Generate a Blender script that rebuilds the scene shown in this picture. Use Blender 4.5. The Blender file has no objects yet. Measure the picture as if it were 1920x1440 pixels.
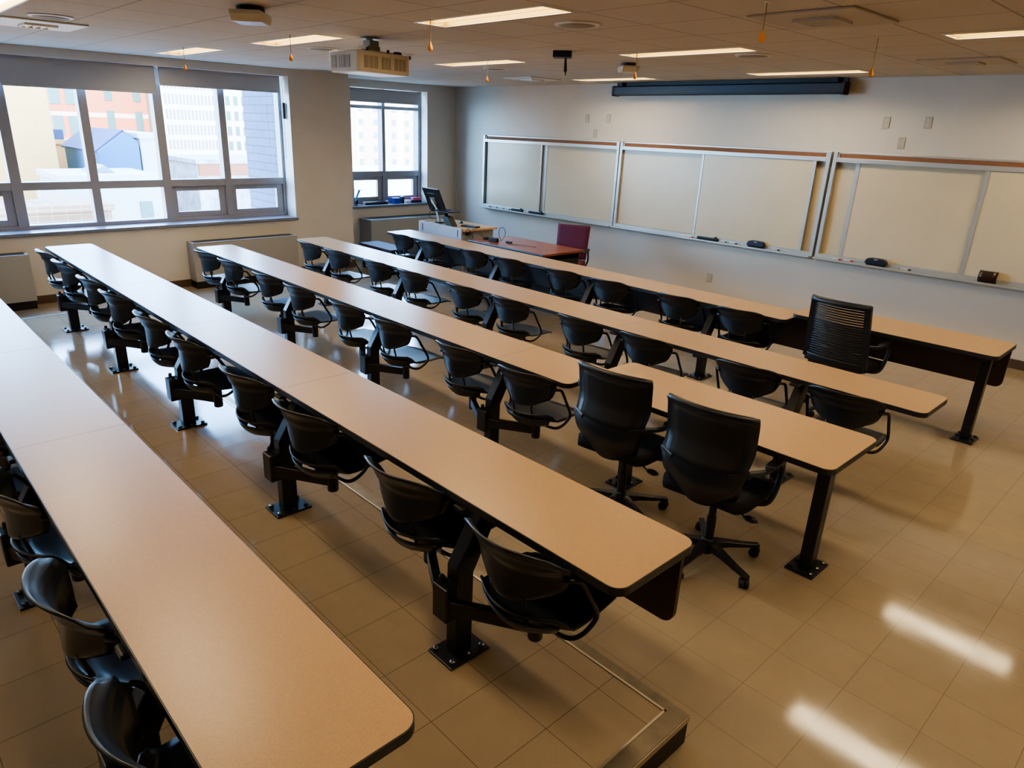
import bpy, bmesh, math, random
from mathutils import Vector, Matrix
random.seed(7)
PI = math.pi
COL = bpy.context.scene.collection

# ------------------------------------------------------------------ materials
def nmat(name):
    m = bpy.data.materials.new(name); m.use_nodes = True
    nt = m.node_tree; b = nt.nodes['Principled BSDF']
    return m, nt, b
def mat(name, col, rough=0.5, metal=0.0, spec=0.5, noise=0.0, nscale=20, bump=0.0, bscale=200, coat=0.0, coatr=0.1):
    m, nt, b = nmat(name)
    b.inputs['Base Color'].default_value = (*col, 1); b.inputs['Roughness'].default_value = rough
    b.inputs['Metallic'].default_value = metal; b.inputs['Specular IOR Level'].default_value = spec
    b.inputs['Coat Weight'].default_value = coat; b.inputs['Coat Roughness'].default_value = coatr
    tc = nt.nodes.new('ShaderNodeTexCoord')
    if noise > 0:
        n = nt.nodes.new('ShaderNodeTexNoise'); n.inputs['Scale'].default_value = nscale; n.inputs['Detail'].default_value = 6
        nt.links.new(tc.outputs['Object'], n.inputs['Vector'])
        r = nt.nodes.new('ShaderNodeMapRange'); r.inputs['From Min'].default_value = .3; r.inputs['From Max'].default_value = .7
        r.inputs['To Min'].default_value = 1 - noise; r.inputs['To Max'].default_value = 1 + noise
        nt.links.new(n.outputs['Fac'], r.inputs['Value'])
        mx = nt.nodes.new('ShaderNodeVectorMath'); mx.operation = 'SCALE'
        mx.inputs[0].default_value = col; nt.links.new(r.outputs['Result'], mx.inputs['Scale'])
        nt.links.new(mx.outputs['Vector'], b.inputs['Base Color'])
    if bump > 0:
        n2 = nt.nodes.new('ShaderNodeTexNoise'); n2.inputs['Scale'].default_value = bscale; n2.inputs['Detail'].default_value = 4
        nt.links.new(tc.outputs['Object'], n2.inputs['Vector'])
        bp = nt.nodes.new('ShaderNodeBump'); bp.inputs['Strength'].default_value = bump; bp.inputs['Distance'].default_value = .002
        nt.links.new(n2.outputs['Fac'], bp.inputs['Height']); nt.links.new(bp.outputs['Normal'], b.inputs['Normal'])
    return m
def emis(name, col, s):
    m, nt, b = nmat(name)
    b.inputs['Base Color'].default_value = (*col, 1)
    b.inputs['Emission Color'].default_value = (*col, 1); b.inputs['Emission Strength'].default_value = s
    return m
def math_node(nt, op, a, b=None):
    n = nt.nodes.new('ShaderNodeMath'); n.operation = op
    for i, v in enumerate((a, b)):
        if v is None: continue
        if isinstance(v, (int, float)): n.inputs[i].default_value = v
        else: nt.links.new(v, n.inputs[i])
    return n.outputs[0]
def grid_mat(name, col, line, pu, pv, ou, ov, w, rough, axes=(0, 1), noise=.08, nscale=14, tilevar=.0, bump=0.0, rnoise=0.0, spec=.5, coord='Object', fine=0.0):
    """flat colour tiles with thin joints, in metres"""
    m, nt, b = nmat(name); L = nt.links
    tc = nt.nodes.new('ShaderNodeTexCoord'); sp = nt.nodes.new('ShaderNodeSeparateXYZ'); L.new(tc.outputs[coord], sp.inputs[0])
    ds = []; ids = []
    for ax, p, o in ((axes[0], pu, ou), (axes[1], pv, ov)):
        t = math_node(nt, 'DIVIDE', math_node(nt, 'SUBTRACT', sp.outputs[ax], o), p)
        ids.append(math_node(nt, 'FLOOR', t))
        f = math_node(nt, 'FRACT', t)
        d = math_node(nt, 'MINIMUM', f, math_node(nt, 'SUBTRACT', 1.0, f))
        ds.append(math_node(nt, 'LESS_THAN', math_node(nt, 'MULTIPLY', d, p), w / 2))
    ln = math_node(nt, 'MAXIMUM', ds[0], ds[1])
    n = nt.nodes.new('ShaderNodeTexNoise'); n.inputs['Scale'].default_value = nscale; n.inputs['Detail'].default_value = 8; n.inputs['Roughness'].default_value = .65
    L.new(tc.outputs[coord], n.inputs['Vector'])
    v = math_node(nt, 'ADD', math_node(nt, 'MULTIPLY', math_node(nt, 'SUBTRACT', n.outputs['Fac'], .5), noise * 4), 1.0)
    if fine:
        n3 = nt.nodes.new('ShaderNodeTexNoise'); n3.inputs['Scale'].default_value = 260; n3.inputs['Detail'].default_value = 2
        L.new(tc.outputs[coord], n3.inputs['Vector'])
        v = math_node(nt, 'ADD', v, math_node(nt, 'MULTIPLY', math_node(nt, 'SUBTRACT', n3.outputs['Fac'], .5), fine))
    if tilevar:
        cb = nt.nodes.new('ShaderNodeCombineXYZ'); L.new(ids[0], cb.inputs[0]); L.new(ids[1], cb.inputs[1])
        wn = nt.nodes.new('ShaderNodeTexWhiteNoise'); L.new(cb.outputs[0], wn.inputs['Vector'])
        v = math_node(nt, 'ADD', v, math_node(nt, 'MULTIPLY', math_node(nt, 'SUBTRACT', wn.outputs['Value'], .5), tilevar))
    sc = nt.nodes.new('ShaderNodeVectorMath'); sc.operation = 'SCALE'; sc.inputs[0].default_value = col; L.new(v, sc.inputs['Scale'])
    mx = nt.nodes.new('ShaderNodeMix'); mx.data_type = 'RGBA'; L.new(ln, mx.inputs['Factor'])
    L.new(sc.outputs['Vector'], mx.inputs['A']); mx.inputs['B'].default_value = (*line, 1)
    L.new(mx.outputs['Result'], b.inputs['Base Color'])
    b.inputs['Specular IOR Level'].default_value = spec
    if rnoise:
        r = math_node(nt, 'ADD', math_node(nt, 'MULTIPLY', math_node(nt, 'SUBTRACT', n.outputs['Fac'], .5), rnoise), rough)
        L.new(r, b.inputs['Roughness'])
    else: b.inputs['Roughness'].default_value = rough
    if bump:
        n2 = nt.nodes.new('ShaderNodeTexNoise'); n2.inputs['Scale'].default_value = 5; n2.inputs['Detail'].default_value = 5
        L.new(tc.outputs[coord], n2.inputs['Vector'])
        bp = nt.nodes.new('ShaderNodeBump'); bp.inputs['Strength'].default_value = bump; bp.inputs['Distance'].default_value = .01
        L.new(n2.outputs['Fac'], bp.inputs['Height']); L.new(bp.outputs['Normal'], b.inputs['Normal'])
    return m
def glass_mat():
    m = bpy.data.materials.new('window_glass'); m.use_nodes = True; nt = m.node_tree
    for n in list(nt.nodes): nt.nodes.remove(n)
    o = nt.nodes.new('ShaderNodeOutputMaterial'); t = nt.nodes.new('ShaderNodeBsdfTransparent'); t.inputs['Color'].default_value = (.94, .97, 1, 1)
    g = nt.nodes.new('ShaderNodeBsdfGlossy'); g.inputs['Roughness'].default_value = .02
    mx = nt.nodes.new('ShaderNodeMixShader'); mx.inputs[0].default_value = .05
    nt.links.new(t.outputs[0], mx.inputs[1]); nt.links.new(g.outputs[0], mx.inputs[2]); nt.links.new(mx.outputs[0], o.inputs['Surface'])
    return m
TILE = .3048
M = {}
M['floor'] = grid_mat('vinyl_tile_floor', (.31, .24, .16), (.21, .16, .105), TILE, TILE, -.976, 2.4835, .003, .085, noise=.06, nscale=7, tilevar=.04, bump=.018, rnoise=.10, spec=.55, fine=.12)
M['plat'] = grid_mat('vinyl_tile_platform', (.31, .23, .145), (.14, .10, .06), TILE, TILE, -2.5036, 1.5473, .003, .12, noise=.06, nscale=7, tilevar=.05, bump=.02, rnoise=.12, spec=.5, fine=.12)
M['wall'] = mat('painted_wall', (.62, .575, .515), .55, noise=.02, nscale=3, bump=.05, bscale=150)
M['wallb'] = mat('painted_wall_front', (.62, .565, .475), .45, noise=.02, nscale=3, bump=.05, bscale=150)
M['ceil'] = grid_mat('ceiling_tiles', (.58, .54, .48), (.33, .29, .25), .65, .64, -3.17, 4.28, .012, .9, noise=.03, nscale=30, tilevar=.035, spec=.2, fine=.2)
M['base'] = mat('brown_vinyl_base', (.10, .065, .045), .4)
M['lam'] = mat('beige_laminate', (.43, .27, .14), .31, noise=.09, nscale=240, spec=.45, bump=.02, bscale=500)
M['band'] = mat('black_edge_band', (.018, .019, .022), .4)
M['steel'] = mat('black_enamel_steel', (.012, .012, .015), .32, spec=.5)
M['plast'] = mat('black_plastic', (.010, .013, .019), .34, spec=.5, bump=.04, bscale=400)
M['plast2'] = mat('black_fabric', (.010, .010, .011), .8, spec=.3, bump=.2, bscale=600)
M['mesh'] = mat('dark_mesh_fabric', (.016, .014, .011), .7, spec=.3, bump=.3, bscale=900)
M['modesty'] = mat('dark_brown_laminate', (.045, .022, .012), .45)
M['nosing'] = mat('aged_metal_nosing', (.20, .165, .12), .35, metal=.75, noise=.15, nscale=15)
M['nosing2'] = mat('bright_metal_edge', (.55, .48, .38), .3, metal=.9)
M['riser'] = mat('black_riser', (.012, .011, .011), .5)
M['alu'] = mat('anodised_aluminium', (.42, .43, .43), .38, metal=.55)
M['alub'] = mat('board_aluminium', (.50, .50, .48), .35, metal=.5)
M['wb'] = mat('whiteboard_enamel', (.64, .545, .375), .28, noise=.03, nscale=2.2, spec=.5)
M['cork'] = mat('brown_cork', (.25, .115, .06), .8, noise=.1, nscale=80)
M['frame'] = mat('grey_window_frame', (.30, .30, .32), .45, metal=.2)
M['sill'] = mat('dark_slate_sill', (.20, .21, .25), .3, noise=.1, nscale=20)
M['blind'] = mat('grey_blind_fabric', (.45, .45, .46), .8, bump=.05, bscale=500)
M['glass'] = glass_mat()
M['rad'] = mat('grey_radiator_enamel', (.36, .34, .31), .45)
M['radtop'] = mat('radiator_slot_dark', (.03, .025, .02), .6)
M['lamp'] = emis('warm_tube_glow', (1.0, .81, .53), 29)
M['lampin'] = mat('glow_tinted_reflector', (.20, .135, .016), .5)  # yellow of the lamp glow is put into the reflector colour
M['white'] = mat('white_enamel', (.75, .73, .68), .4)
M['offw'] = mat('offwhite_plastic', (.62, .57, .46), .4)
M['proj'] = mat('projector_shell', (.58, .50, .38), .45)
M['projw'] = mat('projector_white_base', (.85, .85, .85), .4)
M['orange'] = mat('orange_wood_knob', (.75, .30, .05), .4)
M['cord'] = mat('pale_cord', (.35, .25, .13), .7)
M['black'] = mat('matt_black', (.01, .01, .012), .45)
M['navy'] = mat('navy_plastic', (.012, .016, .035), .4)
M['cherry'] = mat('cherry_wood_veneer', (.22, .065, .035), .3, noise=.12, nscale=9, spec=.5)
M['purple'] = mat('plum_fabric', (.115, .018, .05), .8, bump=.15, bscale=600)
M['lect'] = mat('grey_blue_lectern', (.36, .37, .40), .45)
M['oak'] = mat('light_oak', (.55, .36, .19), .4, noise=.1, nscale=12)
M['bench'] = mat('dusky_purple_bench', (.05, .035, .065), .65)
M['grille'] = mat('dark_grille', (.05, .04, .035), .7)
M['speaker'] = mat('speaker_mesh', (.30, .27, .23), .7)
M['red'] = mat('red_plastic', (.55, .03, .03), .4)
M['blue'] = mat('blue_box', (.03, .06, .45), .5)
M['pink'] = mat('pink_box', (.55, .10, .22), .5)
M['sky_blue'] = mat('light_blue_metal', (.2, .5, .8), .3)
M['chrome'] = mat('chrome', (.7, .7, .7), .2, metal=1)

# ------------------------------------------------------------------ helpers
def new(): return bmesh.new()
def obj(name, bm, m, parent=None, smooth=False, bevel=0):
    me = bpy.data.meshes.new(name); bmesh.ops.recalc_face_normals(bm, faces=bm.faces)
    bm.to_mesh(me); bm.free()
    for x in (m if isinstance(m, (list, tuple)) else [m]): me.materials.append(x)
    if smooth:
        me.polygons.foreach_set('use_smooth', [True] * len(me.polygons))
    o = bpy.data.objects.new(name, me); COL.objects.link(o)
    if parent: o.parent = parent
    if bevel:
        md = o.modifiers.new('bevel', 'BEVEL'); md.width = bevel; md.segments = 2; md.limit_method = 'ANGLE'
    return o
def autosmooth(o, ang=35):
    me = o.data
    bm = bmesh.new(); bm.from_mesh(me)
    for e in bm.edges:
        if len(e.link_faces) == 2: e.smooth = e.calc_face_angle(0) < math.radians(ang)
    for f in bm.faces: f.smooth = True
    bm.to_mesh(me); bm.free(); return o
def tag(o, label=None, cat=None, group=None, kind=None):
    if label: o['label'] = label
    if cat: o['category'] = cat
    if group: o['group'] = group
    if kind: o['kind'] = kind
    return o
def thing(name, label, cat, loc=(0, 0, 0), rz=0, group=None):
    o = bpy.data.objects.new(name, None); COL.objects.link(o); o.location = loc; o.rotation_euler = (0, 0, rz)
    o.empty_display_size = .1
    return tag(o, label, cat, group)
def struct(name, bm, m, bevel=0):
    return tag(obj(name, bm, m, None, bevel=bevel), kind='structure')
def copy_tree(o, parent=None):
    c = o.copy(); COL.objects.link(c); c.parent = parent
    for ch in list(o.children): copy_tree(ch, c)
    return c
def box(bm, x0, x1, y0, y1, z0, z1, mi=0):
    v = [bm.verts.new(p) for p in ((x0, y0, z0), (x1, y0, z0), (x1, y1, z0), (x0, y1, z0), (x0, y0, z1), (x1, y0, z1), (x1, y1, z1), (x0, y1, z1))]
    for f in ((0, 3, 2, 1), (4, 5, 6, 7), (0, 1, 5, 4), (1, 2, 6, 5), (2, 3, 7, 6), (3, 0, 4, 7)):
        fc = bm.faces.new([v[i] for i in f]); fc.material_index = mi
    return bm
def B(*a): return box(new(), *a)
def beam(bm, p0, p1, w, h, up=(0, 0, 1)):
    """rectangular bar; w across, h along up"""
    p0 = Vector(p0); p1 = Vector(p1); d = (p1 - p0).normalized(); up = Vector(up)
    if abs(d.dot(up)) > .98: up = Vector((0, 1, 0))
    s = d.cross(up).normalized(); u = s.cross(d).normalized()
    vs = []
    for p in (p0, p1):
        for a, b in ((-1, -1), (1, -1), (1, 1), (-1, 1)): vs.append(bm.verts.new(p + s * a * w / 2 + u * b * h / 2))
    for f in ((0, 1, 2, 3), (7, 6, 5, 4), (0, 4, 5, 1), (1, 5, 6, 2), (2, 6, 7, 3), (3, 7, 4, 0)): bm.faces.new([vs[i] for i in f])
    return bm
def catmull(pts, n=6):
    P = [Vector(p) for p in pts]; Q = [P[0]] + P + [P[-1]]; out = []
    for i in range(1, len(Q) - 2):
        for k in range(n):
            t = k / n; a, b, c, d = Q[i - 1], Q[i], Q[i + 1], Q[i + 2]
            out.append(.5 * ((2 * b) + (c - a) * t + (2 * a - 5 * b + 4 * c - d) * t * t + (3 * b - a - 3 * c + d) * t ** 3))
    out.append(P[-1]); return out
def tube(bm, pts, r, seg=8, smooth=0, taper=None):
    P = catmull(pts, smooth) if smooth else [Vector(p) for p in pts]
    rings = []; prev = None
    for i, p in enumerate(P):
        d = (P[min(i + 1, len(P) - 1)] - P[max(i - 1, 0)]).normalized()
        if prev is None:
            a = Vector((0, 0, 1)) if abs(d.z) < .9 else Vector((1, 0, 0)); s = d.cross(a).normalized()
        else: s = (prev - d * prev.dot(d)).normalized()
        prev = s; u = d.cross(s)
        rr = r if taper is None else r + (taper - r) * i / (len(P) - 1)
        rings.append([bm.verts.new(p + (s * math.cos(2 * PI * k / seg) + u * math.sin(2 * PI * k / seg)) * rr) for k in range(seg)])
    for a, b in zip(rings, rings[1:]):
        for k in range(seg): bm.faces.new((a[k], a[(k + 1) % seg], b[(k + 1) % seg], b[k]))
    bm.faces.new(rings[0][::-1]); bm.faces.new(rings[-1]); return bm
def lathe(bm, prof, c=(0, 0, 0), seg=20, axis='z'):
    rings = []
    for r, z in prof:
        ring = []
        for k in range(seg):
            a = 2 * PI * k / seg
            if axis == 'z': p = (c[0] + r * math.cos(a), c[1] + r * math.sin(a), c[2] + z)
            elif axis == 'x': p = (c[0] + z, c[1] + r * math.cos(a), c[2] + r * math.sin(a))
            else: p = (c[0] + r * math.cos(a), c[1] + z, c[2] + r * math.sin(a))
            ring.append(bm.verts.new(p))
        rings.append(ring)
    for a, b in zip(rings, rings[1:]):
        for k in range(seg): bm.faces.new((a[k], a[(k + 1) % seg], b[(k + 1) % seg], b[k]))
    bm.faces.new(rings[0][::-1]); bm.faces.new(rings[-1]); return bm
def rounded(x0, x1, y0, y1, r, n=6, corners=(1, 1, 1, 1)):
    """ccw outline; corners: (x0y0, x1y0, x1y1, x0y1)"""
    out = []
    for (cx, cy, a0, on, px, py) in ((x0 + r, y0 + r, PI, corners[0], x0, y0), (x1 - r, y0 + r, 1.5 * PI, corners[1], x1, y0), (x1 - r, y1 - r, 0, corners[2], x1, y1), (x0 + r, y1 - r, .5 * PI, corners[3], x0, y1)):
        if on:
            for k in range(n + 1):
                a = a0 + k / n * PI / 2; out.append((cx + r * math.cos(a), cy + r * math.sin(a)))
        else: out.append((px, py))
    return out
def prism(bm, pts, a, b, axis='z'):
    def P(u, v, w): return {'z': (u, v, w), 'x': (w, u, v), 'y': (u, w, v)}[axis]
    lo = [bm.verts.new(P(u, v, a)) for u, v in pts]; hi = [bm.verts.new(P(u, v, b)) for u, v in pts]
    bm.faces.new(lo[::-1]); bm.faces.new(hi); n = len(pts)
    for i in range(n): bm.faces.new((lo[i], lo[(i + 1) % n], hi[(i + 1) % n], hi[i]))
    return bm
def ring_prism(bm, outer, inner, a, b):
    n = len(outer); V = {}
    for nm, P in (('o', outer), ('i', inner)):
        for z, t in ((a, 'l'), (b, 'h')): V[nm + t] = [bm.verts.new((u, v, z)) for u, v in P]
    for i in range(n):
        j = (i + 1) % n
        bm.faces.new((V['ol'][i], V['ol'][j], V['oh'][j], V['oh'][i])); bm.faces.new((V['il'][j], V['il'][i], V['ih'][i], V['ih'][j]))
        bm.faces.new((V['oh'][i], V['oh'][j], V['ih'][j], V['ih'][i])); bm.faces.new((V['ol'][j], V['ol'][i], V['il'][i], V['il'][j]))
    return bm
def shell(f, nu, nv, th):
    """closed thin shell from f(u,v), u in -1..1, v in 0..1"""
    bm = new(); G = []
    for j in range(nv + 1):
        G.append([Vector(f(-1 + 2 * i / nu, j / nv)) for i in range(nu + 1)])
    N = []
    for j in range(nv + 1):
        row = []
        for i in range(nu + 1):
            a = G[j][min(i + 1, nu)] - G[j][max(i - 1, 0)]; b = G[min(j + 1, nv)][i] - G[max(j - 1, 0)][i]
            n = a.cross(b); row.append(n.normalized() if n.length > 1e-9 else Vector((0, 1, 0)))
        N.append(row)
    A = [[bm.verts.new(G[j][i] + N[j][i] * th / 2) for i in range(nu + 1)] for j in range(nv + 1)]
    C = [[bm.verts.new(G[j][i] - N[j][i] * th / 2) for i in range(nu + 1)] for j in range(nv + 1)]
    for j in range(nv):
        for i in range(nu):
            bm.faces.new((A[j][i], A[j][i + 1], A[j + 1][i + 1], A[j + 1][i])); bm.faces.new((C[j][i], C[j + 1][i], C[j + 1][i + 1], C[j][i + 1]))
    for j in range(nv):
        bm.faces.new((A[j][0], A[j + 1][0], C[j + 1][0], C[j][0])); bm.faces.new((A[j][nu], C[j][nu], C[j + 1][nu], A[j + 1][nu]))
    for i in range(nu):
        bm.faces.new((A[0][i], C[0][i], C[0][i + 1], A[0][i + 1])); bm.faces.new((A[nv][i], A[nv][i + 1], C[nv][i + 1], C[nv][i]))
    return bm
def lerp(a, b, t): return a + (b - a) * t
def interp(tab, t):
    for (a, va), (b, vb) in zip(tab, tab[1:]):
        if t <= b: return lerp(va, vb, (t - a) / (b - a)) if b > a else vb
    return tab[-1][1]
def sm(t): t = max(0, min(1, t)); return t * t * (3 - 2 * t)

# ------------------------------------------------------------------ constants
H = .736; P0 = .1365; ZC = 2.92
XW = -9.93; XA = -10.83; YF = 8.98; XR = 3.0; YB = -4.0
YR = {'R5': .338, 'R4': 1.566, 'R3': 3.151, 'R2': 4.482, 'R1': 5.944}
D = .456
XL = -8.75; XE = -1.045
POSTS = [-1.815, -3.34, -4.865, -6.39, -7.95]

# ------------------------------------------------------------------ room shell
struct('floor', box(B(XA - .3, XR, 6.118, YF + .1, -.15, 0), XW - .45, XR, YB, 6.118, -.15, 0), M['floor'])
LL, LW = 1.24, .27
LIGHTS = [(-9.30, 3.15), (-7.06, 3.28), (-4.46, 3.32), (-7.14, 5.60), (-4.50, 5.70), (-4.45, 8.00), (-1.77, 5.66), (-7.20, 8.12), (-7.10, .95), (-1.74, 8.00), (-1.77, 3.35), (-4.46, .95), (-1.77, .95), (-4.46, -1.4), (-7.10, -1.4), (.95, 5.66), (.95, 2.4)]
def ceiling_mesh():
    bm = new(); x0, x1, y0, y1 = XA - .3, XR + .1, YB - .1, YF + .1
    ys = sorted({y0, y1, 6.118} | {y for _, y in LIGHTS} | {y + LW for _, y in LIGHTS})
    for a, b in zip(ys, ys[1:]):
        cuts = sorted(x for x, y in LIGHTS if y <= a + 1e-6 and y + LW >= b - 1e-6); c = x0 if a > 6.1 else XW - .45
        for x in cuts: box(bm, c, x, a, b, ZC, ZC + .1); c = x + LL
        box(bm, c, x1, a, b, ZC, ZC + .1)
    return bm
struct('ceiling', ceiling_mesh(), M['ceil'])
struct('wall_front', B(XA - .3, XR + .1, YF, YF + .15, 0, ZC), M['wallb'])
struct('wall_right', B(XR, XR + .15, YB - .1, YF + .1, 0, ZC), M['wall'])
struct('wall_back', B(XA - .3, XR, YB - .15, YB, 0, ZC), M['wall'])
WY0, WY1 = -1.85, 5.13      # main window opening
bm = new()
box(bm, XW - .45, XW, YB, 5.13, 0, .82)            # below sill
box(bm, XW - .45, XW, YB, 5.13, 2.82, ZC)          # header
box(bm, XW - .45, XW, YB, WY0, .82, 2.82)
box(bm, -10.38, XW, 5.13, 6.12, 0, ZC)               # pillar
AY0, AY1 = 6.70, 8.31
box(bm, XA - .45, XA, 6.12, YF, 0, .82)
box(bm, XA - .45, XA, 6.12, YF, 2.80, ZC)
box(bm, XA - .45, XA, 6.12, AY0, .82, 2.80)
box(bm, XA - .45, XA, AY1, YF, .82, 2.80)
struct('wall_left', bm, M['wall'])
bm = new(); box(bm, XW, XW + .012, YB, 6.12, 0, .10); box(bm, XA, XW + .012, 6.12, 6.132, 0, .10); box(bm, XA, XA + .012, 6.13, YF, 0, .10)
struct('baseboard_left', bm, M['base'])
struct('baseboard_front', B(XA + .012, XR, YF - .012, YF, 0, .10), M['base'])
# raised platform
PX0, PX1, PY0, PY1 = -8.74, -.967, -3.4, 2.014
struct('floor_platform', B(PX0, PX1 - .001, PY0, PY1 - .001, 0, P0 - .002), M['riser'])
bm = B(PX0 + .07, PX1 - .075, PY0, PY1 - .055, P0 - .002, P0)
struct('floor_platform_top', bm, M['plat'])
bm = new()
box(bm, PX0, PX1, PY1 - .05, PY1, P0 - .03, P0 + .002)
box(bm, PX1 - .07, PX1, PY0, PY1 - .05, P0 - .03, P0 + .002)
box(bm, PX0, PX0 + .06, PY0, PY1 - .05, P0 - .03, P0 + .002)
struct('trim_1', bm, M['nosing'])
bm = new()
box(bm, PX0 + .06, PX1 - .07, PY1 - .060, PY1 - .05, P0 - .001, P0 + .004)
box(bm, PX1 - .079, PX1 - .07, PY0, PY1 - .05, P0 - .001, P0 + .004)
box(bm, PX0 + .06, PX0 + .069, PY0, PY1 - .05, P0 - .001, P0 + .004)
box(bm, PX1, PX1 + .003, PY0, PY1, P0 - .03, P0 - .002)
struct('trim_2', bm, M['nosing2'])
bm = new()
box(bm, PX0 + .07, PX1 - .08, .600, .604, P0, P0 + .0012); box(bm, PX0 + .07, -1.45, .560, .566, P0, P0 + .0012)
struct('trim_3', bm, M['radtop'])

# ------------------------------------------------------------------ windows
def window(name, xf, y0, y1, z0, z1, mulls, transom, hoppers, extra_bar=None):
    """xf: room-side face of the frame (facing +x)"""
    bm = new(); dp = .14
    for (a, b) in mulls: box(bm, xf - dp, xf, a, b, z0 + .04, z1)
    box(bm, xf - dp, xf - .004, y0, y1, z0, z0 + .055)
    box(bm, xf - dp, xf - .004, y0, y1, transom[0], transom[1])
    box(bm, xf - dp, xf - .004, y0, y1, z1 - .05, z1)
    if extra_bar: box(bm, xf - dp, xf - .004, y0, y1, *extra_bar)
    w = tag(obj(name, bm, M['frame'], bevel=.003), kind='structure')
    for i in range(len(mulls) - 1):
        a = mulls[i][1]; b = mulls[i + 1][0]
        if (i in hoppers):
            bm = new(); za, zb = z0 + .055, transom[0]
            for bb in ((a, a + .065, za, zb), (b - .10, b, za, zb), (a + .065, b - .10, za, za + .075), (a + .065, b - .10, zb - .06, zb)):
                box(bm, xf - .09, xf - .03, *bb)
            s = obj('sash', bm, M['frame'], w, bevel=.003)
            obj('pane', B(xf - .065, xf - .06, a + .065, b - .10, za + .075, zb - .06), M['glass'], s)
            obj('latch', B(xf - .03, xf - .015, (a + b) / 2 - .03, (a + b) / 2 + .03, zb - .05, zb - .03), M['frame'], s)
        else:
            obj('pane', B(xf - .125, xf - .12, a, b, z0 + .055, transom[0]), M['glass'], w)
        obj('pane', B(xf - .125, xf - .12, a, b, transom[1], (extra_bar[0] if extra_bar else z1 - .05)), M['glass'], w)
        if extra_bar: obj('pane', B(xf - .125, xf - .12, a, b, extra_bar[1], z1 - .05), M['glass'], w)
    return w
ml = []
for c, w in ((-1.80, .10), (-.95, .10), (-.08, .115), (.79, .10), (1.662, .115), (2.515, .10), (3.40, .112), (4.247, .095), (5.112, .045)):
    ml.append((c - w / 2, c + w / 2))
window('window_1', -10.2, WY0, WY1, .855, 2.86, ml, (1.325, 1.42), {3, 6, 7, 1})
window('window_2', XA - .2, AY0, AY1, .855, 2.86, [(6.70, 6.80), (7.455, 7.52), (8.25, 8.31)], (1.335, 1.43), {0, 1}, (2.475, 2.53))
struct('trim_4', B(-10.34, XW + .035, WY0 - .02, 5.15, .825, .862), M['sill'], bevel=.004)
struct('trim_5', B(XA - .30, XA + .04, 6.125, 8.36, .825, .862), M['sill'], bevel=.004)
def blind(y0, y1, x, zt, zb, label, zb2=None):
    t = thing('roller_blind', label, 'blind', (x, (y0 + y1) / 2, zt)); h = (y1 - y0) / 2
    bm = new(); box(bm, -.002, .002, -h, h, zb - zt + .02, -.02); obj('fabric', bm, M['blind'], t)
    bm = new(); lathe(bm, [(.028, -h), (.028, h)], (-.02, 0, -.035), 12, 'y'); obj('roller', bm, M['blind'], t, True)
    bm = B(-.008, .008, -h, h, zb - zt - .004, zb - zt + .024); obj('hem_bar', bm, M['blind'], t, bevel=.003)
    return t
blind(-.05, 1.64, -10.11, 2.86, 2.5, 'grey fabric roller blind at the far left edge of the picture')
blind(1.68, 3.375, -10.11, 2.86, 2.497, 'grey roller blind pulled lower than its neighbour, left half of the large window')
blind(3.42, 5.085, -10.11, 2.86, 2.602, 'grey roller blind next to the pillar, right half of the large window')
blind(-1.8, -.1, -10.11, 2.86, 2.5, 'grey roller blind behind the back rows, out of view')
blind(6.74, 8.22, XA - .12, 2.80, 2.578, 'grey roller blind over the narrow window in the corner')
t = thing('blind_chain', 'thin dark blind chain hanging beside the right jamb of the large window', 'chain', (-10.06, 5.10, 2.8))
bm = new(); tube(bm, [(0, 0, 0), (0, 0, -1.1)], .004, 6); obj('chain', bm, M['black'], t); obj('bracket', B(-.015, .015, -.02, .02, -.55, -.33), M['black'], t)

# ------------------------------------------------------------------ ceiling fixtures
def troffer(x0, y0, label, L=LL, W=LW):
    t = thing('ceiling_light', label, 'ceiling light', (x0 + L / 2, y0 + W / 2, ZC), 0, 'recessed strip lights in the ceiling')
    a, b = L / 2, W / 2; bm = new(); dz = .036
    ring_prism(bm, [(-a - .012, -b - .012), (a + .012, -b - .012), (a + .012, b + .012), (-a - .012, b + .012)], [(-a + .006, -b + .006), (a - .006, -b + .006), (a - .006, b - .006), (-a + .006, b - .006)], -.004, -.0005)
    obj('frame', bm, M['white'], t)
    bm = new(); ring_prism(bm, [(-a + .001, -b + .001), (a - .001, -b + .001), (a - .001, b - .001), (-a + .001, b - .001)], [(-a + .008, -b + .008), (a - .008, -b + .008), (a - .008, b - .008), (-a + .008, b - .008)], 0, dz + .01)
    obj('reflector', bm, M['lampin'], t)
    obj('housing', B(-a + .001, a - .001, -b + .001, b - .001, dz + .0101, .06), M['white'], t)
    for s in (-1, 1): obj('tube', B(-a + .012, a - .012, s * .063 - .055, s * .063 + .055, dz, dz + .009), M['lamp'], t)
    obj('divider', B(-a + .008, a - .008, -.004, .004, .001, dz), M['lampin'], t)
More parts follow.
